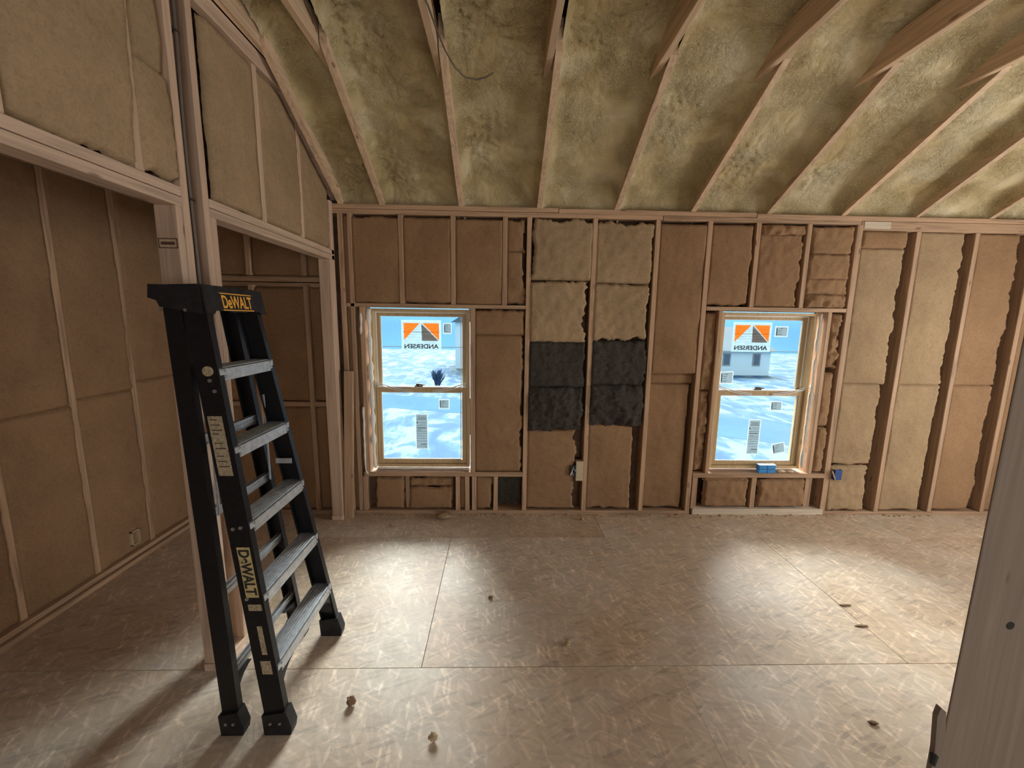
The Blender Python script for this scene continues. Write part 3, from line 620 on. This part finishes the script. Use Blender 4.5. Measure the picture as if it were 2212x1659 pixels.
for s in (-1, 1):
    rails[(1, s)] = rail(True, s, 0.03, 1.73); rails[(0, s)] = rail(False, s, 0.03, 1.73)
# steps
STEPZ = [0.295, 0.590, 0.885, 1.185, 1.485]
for z in STEPZ:
    w_ = hw(z)-0.006; f = fx(z)+0.004; d = 0.088
    m = MB().cbox(f-0.004, f, LC-w_, LC+w_, z-0.050, z, .001).cbox(f-d, f-d+0.004, LC-w_, LC+w_, z-0.042, z, .001).box(f-d, f, LC-w_, LC+w_, z-0.004, z)
    for k in range(7): x = f-0.008-k*0.0125; m.box(x-0.004, x, LC-w_, LC+w_, z, z+0.0028)
    sp_ = m.build('step', ALU, lad)
    for s in (-1, 1):
        for dz in (-0.012, -0.034):
            MB().tube([(f-0.006, LC+s*(hw(z)-0.030), z+dz), (f+0.006, LC+s*(hw(z)-0.030), z+dz)], 0.006, 8).build('rivet', STEEL, sp_)
# rear bars
for z in (0.24, 0.575, 0.905, 1.20, 1.44):
    w_ = hw(z)-0.008; c = rx(z)+0.040
    MB().cbox(c-0.003, c+0.003, LC-w_, LC+w_, z-0.026, z+0.020, .001).box(c-0.012, c+0.012, LC-w_, LC+w_, z+0.016, z+0.020).box(c+0.003, c+0.008, LC-w_, LC+w_, z-0.006, z+0.0).build('rear_bar', ALU, lad)
# feet and the curved gussets under the bottom step
for front in (1, 0):
    for s in (-1, 1):
        wd = 0.085 if front else 0.066
        xa = (fx(0.05)-wd if front else rx(0.05)); yo = LC+s*hw(0.03)
        y0, y1 = sorted((yo+s*0.006, yo-s*0.042))
        z1 = 0.105
        m = MB().add([(xa-0.006, y0, 0), (xa+wd+0.014, y0, 0), (xa+wd+0.014, y1, 0), (xa-0.006, y1, 0), (xa-0.012, y0, z1*0.85), (xa+wd+0.000, y0, z1), (xa+wd+0.000, y1, z1), (xa-0.012, y1, z1*0.85), (xa+wd+0.020, y0, 0.035), (xa+wd+0.020, y1, 0.035)],
            [(3,2,1,0), (4,5,6,7), (0,1,8,5,4), (2,3,7,6,9), (1,2,9,8), (8,9,6,5), (3,0,4,7)])
        ft = m.build('foot', BLACKP, lad)
        for k in (0.25, 0.7): MB().tube([(xa+wd*k, yo+s*0.010, 0.055), (xa+wd*k, yo+s*0.004, 0.055)], 0.006, 8).build('rivet', STEEL, ft)
        # gusset: quarter arc from the rail to the step
        zt = 0.245 if front else 0.215; r = 0.115
        pts = []
        yi = yo-s*0.030; n = 8
        inner = [(yi-s*r*(1-math.cos(k/n*math.pi/2)), zt-r+r*math.sin(k/n*math.pi/2)) for k in range(n+1)]
        xc = (fx(0.2)-wd*0.85 if front else rx(0.2)+0.012); xd = xc+(wd*0.75 if front else 0.045)
        outl = [(yi, zt)]+inner[::-1]
        v = [(xc, a, b_) for a, b_ in outl]+[(xd, a, b_) for a, b_ in outl]; k = len(outl)
        MB().add(v, [tuple(range(k)), tuple(range(2*k-1, k-1, -1))]+[(j, j+k, (j+1) % k+k, (j+1) % k) for j in range(k)]).build('gusset', BLACKP, lad)
# top cap: moulded tray with a deep front apron
zc = 1.795; cf = fx(1.74)+0.004; cr_ = rx(1.74)-0.022; hwc = hw(1.7)+0.012
cap = MB()
outl = [(cf, -hwc), (cf, hwc), (cr_, hwc-0.004), (cr_, -hwc+0.004)]
lean = 0.012
v = [(x-lean*1.0, LC+y, zc-0.006*(x < -1.2)) for x, y in outl]+[(x, LC+y, zc-0.048) for x, y in outl]
cap.add(v, [(3,2,1,0), (0,1,5,4), (1,2,6,5), (2,3,7,6), (3,0,4,7), (4,5,6,7)])
top_cap = cap.build('top_cap', BLACKP, lad)
# apron with stepped lower edge
ap = [(-hwc, zc-0.004), (hwc, zc-0.004), (hwc+0.006, zc-0.108), (hwc-0.032, zc-0.108), (hwc-0.044, zc-0.096), (0.055, zc-0.096), (0.050, zc-0.100), (-0.050, zc-0.100), (-0.055, zc-0.096), (-hwc+0.046, zc-0.096), (-hwc+0.034, zc-0.108), (-hwc-0.006, zc-0.108)]
ax = lambda z: cf+0.002+(zc-z)*0.16
v = [(ax(z), LC+y, z) for y, z in ap]+[(ax(z)-0.008, LC+y, z) for y, z in ap]; k = len(ap)
apron = MB().add(v, [tuple(range(k-1, -1, -1)), tuple(range(k, 2*k))]+[(j, (j+1) % k, (j+1) % k+k, j+k) for j in range(k)]).build('apron', BLACKP, lad)
for s in (-1, 1):
    pts = [(cr_-0.004, zc-0.004), (cr_-0.010, zc-0.052), (cr_+0.02, zc-0.062), (cr_+0.03, zc-0.085), (cf+0.004, zc-0.108), (cf-0.006, zc-0.006)]; k = len(pts); ya, yb = LC+s*hwc-0.005, LC+s*hwc+0.005
    MB().add([(a, ya, b_) for a, b_ in pts]+[(a, yb, b_) for a, b_ in pts], [tuple(range(k)), tuple(range(2*k-1, k-1, -1))]+[(i, i+k, (i+1) % k+k, (i+1) % k) for i in range(k)]).build('cap_cheek', BLACKP, lad)
for y in (-0.085, 0.085): MB().box(ax(zc-0.025)-0.001, ax(zc-0.025)+0.0015, LC+y-0.030, LC+y+0.030, zc-0.030, zc-0.022).build('tool_slot', INK, apron)
for x, y in ((-1.14, -0.07), (-1.14, 0.07), (-1.20, 0.0)): MB().tube([(x, LC+y, zc-0.012), (x, LC+y, zc+0.001)], 0.016, 12).build('tool_hole', INK, top_cap)
v, f = fit_text('DeWALT', 0.190, 0.050, 0.018)
def on_apron(a, h, out): z = zc-0.060+h; return (ax(z)+out, LC+0.000+a, z)
MB().add([on_apron(p[0], p[1], 0.001+p[2]*0.1) for p in v], f).build('lettering', YELLOW, apron)
for h in (0.032, -0.032):
    p = [on_apron(-0.1, h-0.002, .0005), on_apron(0.1, h-0.002, .0005), on_apron(0.1, h+0.002, .0005), on_apron(-0.1, h+0.002, .0005)]; o2 = [(a+.0008, b_, c) for a, b_, c in p]
    MB().add(p+o2, [(0,3,2,1),(4,5,6,7),(0,1,5,4),(1,2,6,5),(2,3,7,6),(3,0,4,7)]).build('yellow_rule', YELLOW, apron)
# rivets on the outer cheek
for (dx, z) in ((0.03, 1.755), (0.03, 1.70), (0.085, 1.735), (0.12, 1.76), (0.12, 1.70), (0.14, 1.72)):
    MB().tube([(cr_+dx, LC-hw(z)-0.012, z), (cr_+dx, LC-hw(z)-0.022+0.004, z)], 0.006, 8).build('rivet', STEEL, top_cap)
# labels on the outer face of the near front rail
nr = rails[(1, -1)]
def on_rail(u, z, out=0.0012): return (fx(z)-0.085+u, LC-hw(z)-out, z)
def sticker(name, u0, u1, z0, z1, mat, par=nr, out=0.0012):
    p = [on_rail(u0, z0, out), on_rail(u1, z0, out), on_rail(u1, z1, out), on_rail(u0, z1, out)]; o2 = [(a, b_+0.0008, c) for a, b_, c in p]
    return MB().add(p+o2, [(0,1,2,3),(7,6,5,4),(0,4,5,1),(1,5,6,2),(2,6,7,3),(3,7,4,0)]).build(name, mat, par)
lb = sticker('warning_label', 0.012, 0.066, 1.075, 1.305, LABEL)
for k, z in enumerate((1.29, 1.27, 1.25, 1.235, 1.20, 1.18, 1.15, 1.13, 1.11)): sticker('print_line', 0.020, 0.045+0.015*((k*7) % 3)/2, z, z+0.003, INK, nr, 0.002)
brand = sticker('brand_sticker', 0.022, 0.072, 0.585, 0.790, simple('yellowed_label', (0.60, 0.47, 0.22), 0.7, var=0.2, scale=60))
v, f = fit_text('DeWALT', 0.185, 0.042, 0.030)
MB().add([on_rail(0.047+p[1], 0.688-p[0], 0.0022+p[2]*0.1) for p in v], f).build('lettering', INK, nr)
sticker('small_label', 0.022, 0.074, 0.530, 0.556, LABEL); sticker('small_label', 0.040, 0.060, 0.345, 0.465, LABEL); sticker('small_label', 0.026, 0.066, 0.262, 0.318, LABEL)
for u, z in ((0.025, 0.885), (0.055, 0.890), (0.025, 0.60), (0.05, 1.46), (0.06, 1.42)):
    p = on_rail(u, z-0.02); MB().tube([p, (p[0], p[1]-0.005, p[2])], 0.007, 8).build('rivet', STEEL, nr)
p = on_rail(0.050, 1.475); MB().tube([p, (p[0], p[1]-0.006, p[2])], 0.019, 14).build('paint_daub', LABEL, nr)
# spreader bars folded between the far rails, with a bracket
for s in (1, -1):
    MB().cbox(-1.115, -1.107, LC+s*(hw(1.0)-0.040), LC+s*(hw(1.0)-0.034), 0.90, 1.32, .001).build('spreader_bar', ALU, lad)
    MB().cbox(-1.075, -1.0, LC+s*(hw(1.0)-0.046), LC+s*(hw(1.0)-0.041), 0.985, 1.010, .001).build('spreader_bracket', ALU, lad)

# ------------------------------------------------------------------ loose timber
MB().cbox(0, 0.072, 0, 0.036, 0, 1.255).build('timber_offcut', WZ, None, label='short pine offcut standing upright against the left corner stud', cat='board')
oc = bpy.data.objects['timber_offcut']; oc.location = (-1.272, 3.335, 0.0); oc.rotation_euler = (math.radians(-1.3), math.radians(2.0), 0)
# foreground panel edge at the right
fp = empty('wall_panel', (1.45, 1.0, 0), label='dull brown wooden panel standing upright at the right edge, close to the camera', cat='panel')
PANEL = wood('weathered_panel', 2, (0.27, 0.215, 0.17), 0.9, 0.7)
board('panel_board', 1.302, 1.75, 1.0, 1.007, 0.0, 2.3, PANEL, fp, b=0.002)
MB().add([(1.285, 0.998, 0.0), (1.302, 0.998, 0.0), (1.302, 0.998, 0.50), (1.290, 0.998, 0.585), (1.272, 0.998, 0.600), (1.266, 0.998, 0.57), (1.278, 0.998, 0.46), (1.285, 1.012, 0.0), (1.302, 1.012, 0.0), (1.302, 1.012, 0.50), (1.290, 1.012, 0.585), (1.272, 1.012, 0.600), (1.266, 1.012, 0.57), (1.278, 1.012, 0.46)],
     [(6,5,4,3,2,1,0), (7,8,9,10,11,12,13)]+[(i, (i+1) % 7, (i+1) % 7+7, i+7) for i in range(7)]).build('splinter', PANEL, fp)
MB().tube([(1.281, 1.0, 0.44), (1.262, 0.985, 0.425)], [0.010, 0.007], 8).build('bent_nail', INK, fp)
for x, z, r in ((1.425, 0.86, 0.012), (1.45, 0.98, 0.010)): MB().tube([(x, 1.0002, z), (x, 0.9988, z)], r, 10).build('knot', INK, fp)

# ------------------------------------------------------------------ boxes on the wall and window sill
eb = empty('outlet_box', (0.66, 3.40, 0.31), label='pale open outlet box with coiled wires on the stud under the dark wool', cat='outlet box')
board('box_body', 0.655, 0.716, 3.385, 3.45, 0.316, 0.490, TANBOX, eb)
MB().box(0.600, 0.655, 3.388, 3.392, 0.36, 0.455).build('wire_slot', INK, eb)
for k, (a, b_) in enumerate(((0.608, 0.630), (0.628, 0.648), (0.612, 0.650))):
    MB().tube([(a, 3.386, 0.365), ((a+b_)/2, 3.374, 0.42+0.01*k), (b_, 3.386, 0.365+0.02*k)], 0.0035, 6).build('wire', CORDM if k != 1 else INK, eb)
bb = empty('outlet_box', (2.94, 3.38, 0.33), label='dark blue plastic outlet box nailed to the stud right of the second window', cat='outlet box')
MB().cbox(2.918, 2.985, 3.372, 3.378, 0.338, 0.428, .002).cbox(2.918, 2.924, 3.372, 3.43, 0.338, 0.428, .002).cbox(2.979, 2.985, 3.372, 3.43, 0.338, 0.428, .002).build('box_shell', BLUEP, bb)
MB().add([(2.895, 3.37, 0.41), (2.925, 3.366, 0.335), (2.93, 3.366, 0.345), (2.90, 3.37, 0.425), (2.895, 3.378, 0.41), (2.925, 3.374, 0.335), (2.93, 3.374, 0.345), (2.90, 3.378, 0.425)], [(0,1,2,3),(7,6,5,4),(0,4,5,1),(1,5,6,2),(2,6,7,3),(3,7,4,0)]).build('wood_splint', WX, bb)
cd = empty('card_pack', (2.33, 3.43, 0.385), label='small stack of bright blue boxes on the right window sill', cat='box')
for k in range(2):
    for j in range(2):
        MB().cbox(2.268+j*0.074, 2.268+j*0.074+0.071, 3.405, 3.448, 0.386+k*0.036, 0.386+k*0.036+0.034, .0015).build('carton', BLUEC, cd)
MB().box(2.266, 2.416, 3.403, 3.450, 0.457, 0.459).build('lid', simple('pale_blue_card', (0.45, 0.66, 0.82), 0.5), cd)
def lump(name, c, r, mat, seed, label, cat, flat=0.7, group=None):
    bm = bmesh.new(); bmesh.ops.create_icosphere(bm, subdivisions=3, radius=1.0)
    for v in bm.verts:
        n = 1+0.45*noise.noise(v.co*1.7+Vector((seed, 0, 0)))+0.28*noise.noise(v.co*4.1+Vector((0, seed, 0)))
        v.co = Vector((v.co.x*r[0]*n, v.co.y*r[1]*n, v.co.z*r[2]*n))
    bm.verts.index_update(); zmin = min(v.co.z for v in bm.verts)
    vs = [(v.co.x+c[0], v.co.y+c[1], v.co.z-zmin+c[2]) for v in bm.verts]; fs = [[v.index for v in f.verts] for f in bm.faces]; bm.free()
    return mk(name, vs, fs, mat, None, True, label=label, cat=cat, group=group)
lump('foam_scrap', (2.475, 3.425, 0.385), (0.034, 0.016, 0.012), simple('pale_foam_scrap', (0.70, 0.55, 0.40), 0.8), 1.0, 'pale foam scrap beside the blue boxes on the sill', 'debris')
lump('foam_scrap', (2.56, 3.425, 0.385), (0.030, 0.014, 0.008), simple('pale_foam_scrap', (0.72, 0.60, 0.45), 0.8), 2.0, 'flat pale foam scrap in the right corner of the sill', 'debris')
lump('foam_crumb', (-0.643, 1.60, 0), (0.021, 0.017, 0.016), CHIPDARK, 3.0, 'dark brown crumb on the floor right of the ladder feet', 'debris')
lump('foam_crumb', (-0.258, 1.437, 0), (0.017, 0.014, 0.014), CHIP, 4.0, 'pale tan crumb nearest the camera on the floor', 'debris')
lump('foam_crumb', (-0.047, 2.296, 0), (0.013, 0.011, 0.008), CHIPDARK, 5.0, 'small brown crumb in the middle of the floor', 'debris')
lump('foam_crumb', (0.365, 1.929, 0), (0.014, 0.012, 0.011), CHIP, 6.0, 'pale crumb on the floor near the centre seam', 'debris')
lump('foam_crumb', (1.603, 1.484, 0), (0.018, 0.010, 0.005), CHIPDARK, 7.0, 'flat reddish chip on the floor at the lower right', 'debris')
lump('wool_tuft', (-0.476, 3.32, 0), (0.065, 0.035, 0.022), BATT_TAN, 8.0, 'torn wool tuft on the floor under the left window', 'debris')
lump('wool_tuft', (0.707, 3.30, 0), (0.016, 0.014, 0.014), BATT_TAN, 9.0, 'small wool tuft on the floor below the pale outlet box', 'debris')
lump('foam_crumb', (-0.877, 3.20, 0), (0.020, 0.012, 0.008), CHIP, 10.0, 'small crumb on the floor below the left window corner', 'debris')
lump('wood_chip', (2.05, 2.05, 0), (0.036, 0.010, 0.003), CHIPDARK, 11.0, 'long dark splinter on the floor toward the right panel', 'debris')
lump('wood_chip', (2.10, 2.22, 0), (0.034, 0.009, 0.003), CHIPDARK, 12.0, 'dark splinter farther back on the floor toward the right wall', 'debris')

wc = MB(); rr = random.Random(5)
for k in range(260):
    x = rr.choice((rr.uniform(-1.1, 0.2), rr.uniform(0.2, 1.65), rr.uniform(1.7, 3.9))); y = 3.395-abs(rr.gauss(0, 0.022)); r = rr.uniform(0.003, 0.011); a = rr.uniform(0, 6.28)
    P = [(x+r*math.cos(a+j*2.1)*rr.uniform(.7, 1.5), y+r*math.sin(a+j*2.1)*rr.uniform(.5, 1.0), 0.0) for j in range(3)]
    T = [(x+(p[0]-x)*0.5+rr.uniform(-.3, .3)*r, y+(p[1]-y)*0.5, r*rr.uniform(.5, 1.3)) for p in P]
    wc.add(P+T, [(2,1,0), (3,4,5), (0,1,4,3), (1,2,5,4), (2,0,3,5)])
wc.build('wool_crumbs', BATT_TAN, None, label='loose wool crumbs scattered along the foot of the back wall', cat='debris', kind='stuff')

# ------------------------------------------------------------------ outside (ground, hill and roof colours darkened to keep the bright view dim)
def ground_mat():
    m, nt, b = nodes('darkened_patchy_snow'); b.inputs['Roughness'].default_value = 0.9; b.inputs['Specular IOR Level'].default_value = 0.1
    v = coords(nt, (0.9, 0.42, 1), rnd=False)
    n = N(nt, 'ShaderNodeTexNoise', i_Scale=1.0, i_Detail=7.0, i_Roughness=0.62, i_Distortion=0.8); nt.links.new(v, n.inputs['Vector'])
    nt.links.new(ramp(nt, n.outputs[0], [(0.40, (0.028, 0.075, 0.155)), (0.50, (0.046, 0.105, 0.168)), (0.57, (0.115, 0.165, 0.188))]), b.inputs['Base Color'])  # snow colour darkened and blued to stand in for dimmer outdoor light
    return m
GZ = -3.3
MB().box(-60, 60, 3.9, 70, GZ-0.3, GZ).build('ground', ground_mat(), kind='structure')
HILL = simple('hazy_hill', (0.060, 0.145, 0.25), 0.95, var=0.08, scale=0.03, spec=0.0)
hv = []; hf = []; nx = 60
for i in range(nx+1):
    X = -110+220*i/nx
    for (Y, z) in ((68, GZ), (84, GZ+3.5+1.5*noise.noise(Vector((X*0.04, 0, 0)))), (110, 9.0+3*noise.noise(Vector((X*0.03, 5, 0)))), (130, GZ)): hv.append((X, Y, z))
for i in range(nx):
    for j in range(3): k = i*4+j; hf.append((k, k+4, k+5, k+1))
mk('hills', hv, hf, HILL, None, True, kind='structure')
SIDING = simple('pale_siding', (0.50, 0.66, 0.74), 0.8, var=0.04); ROOF = simple('darkened_snowy_roof', (0.075, 0.12, 0.15), 0.85, var=0.06, scale=1.0)
PANE_D = simple('dark_house_pane', (0.055, 0.10, 0.16), 0.3); TRIM = simple('house_trim', (0.21, 0.245, 0.25), 0.7)
def house(x0, x1, y0, y1, wall_h, roof_h, label, wins, ridge_x=True):
    h = empty('house', ((x0+x1)/2, y0, GZ), label=label, cat='house')
    z1 = GZ+wall_h
    MB().box(x0, x1, y0, y1, GZ, z1).build('walls', SIDING, h)
    o = 0.4; zr = z1+roof_h
    if ridge_x:
        ym = (y0+y1)/2; v = [(x0-o, y0-o, z1-0.05), (x1+o, y0-o, z1-0.05), (x1+o, ym, zr), (x0-o, ym, zr), (x0-o, y1+o, z1-0.05), (x1+o, y1+o, z1-0.05)]
        f = [(0,1,2,3), (3,2,5,4), (0,3,4), (1,5,2), (0,4,5,1)]
    else:
        xm = (x0+x1)/2; v = [(x0-o, y0-o, z1-0.05), (xm, y0-o, zr), (x1+o, y0-o, z1-0.05), (x0-o, y1+o, z1-0.05), (xm, y1+o, zr), (x1+o, y1+o, z1-0.05)]
        f = [(0,3,4,1), (1,4,5,2), (0,1,2), (3,5,4), (0,2,5,3)]
    MB().add(v, f).build('roof', ROOF, h)
    for (a, b_, c, e) in wins:
        w = MB().box(a-0.12, b_+0.12, y0-0.06, y0-0.01, GZ+c-0.12, GZ+e+0.12).build('window', TRIM, h)
        MB().box(a, b_, y0-0.09, y0-0.061, GZ+c, GZ+e).build('pane', PANE_D, w)
    return h
# outline of the neighbour's house beyond the right window
house(13.0, 25.85, 39.0, 48.0, 2.35, 2.2, 'long pale neighbouring house with two small windows beyond the right window', [(18.4, 18.9, 1.05, 2.0), (21.35, 21.85, 1.05, 2.0), (24.25, 24.75, 1.05, 2.0)])
house(-4.6, 1.6, 42.0, 50.0, 4.7, 2.2, 'pale house end seen at the top right of the left window', [(-3.2, -2.7, 1.2, 2.4)], False)
# road beyond the right window
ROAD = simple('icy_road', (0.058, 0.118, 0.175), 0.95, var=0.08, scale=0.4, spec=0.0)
v = [(-20, 30.5), (-20, 27.5), (9, 18.0), (30, 6.5), (34, 9.0), (12, 21.5)]
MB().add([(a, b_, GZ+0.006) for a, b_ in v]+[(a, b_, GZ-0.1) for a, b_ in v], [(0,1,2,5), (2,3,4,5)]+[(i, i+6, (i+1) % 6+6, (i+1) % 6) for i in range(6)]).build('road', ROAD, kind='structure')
ul = MB().tube([(-40+8*k, 33.0, -0.55-0.02*math.sin(k)) for k in range(11)], 0.035, 6).build('utility_line', TRIM, None, label='thin pale overhead line crossing the view outside both windows', cat='cable')
tw = MB(); rr = random.Random(11)
for k in range(150):
    a = rr.uniform(0, 6.283); sp_ = rr.uniform(0.05, 0.55); h = rr.uniform(0.7, 1.35)
    b0 = Vector((-4.6+rr.uniform(-.12, .12), 30.0+rr.uniform(-.12, .12), GZ)); b1 = b0+Vector((math.cos(a)*sp_, math.sin(a)*sp_, h))
    tw.tube([b0, b0.lerp(b1, .5)+Vector((0, 0, .08)), b1], [0.03, 0.025, 0.012], 4)
tw.build('shrub', simple('dark_shrub', (0.035, 0.075, 0.15), 0.95, var=0.3, scale=6), None, label='dark bare shrub on the snow outside the left window', cat='shrub')
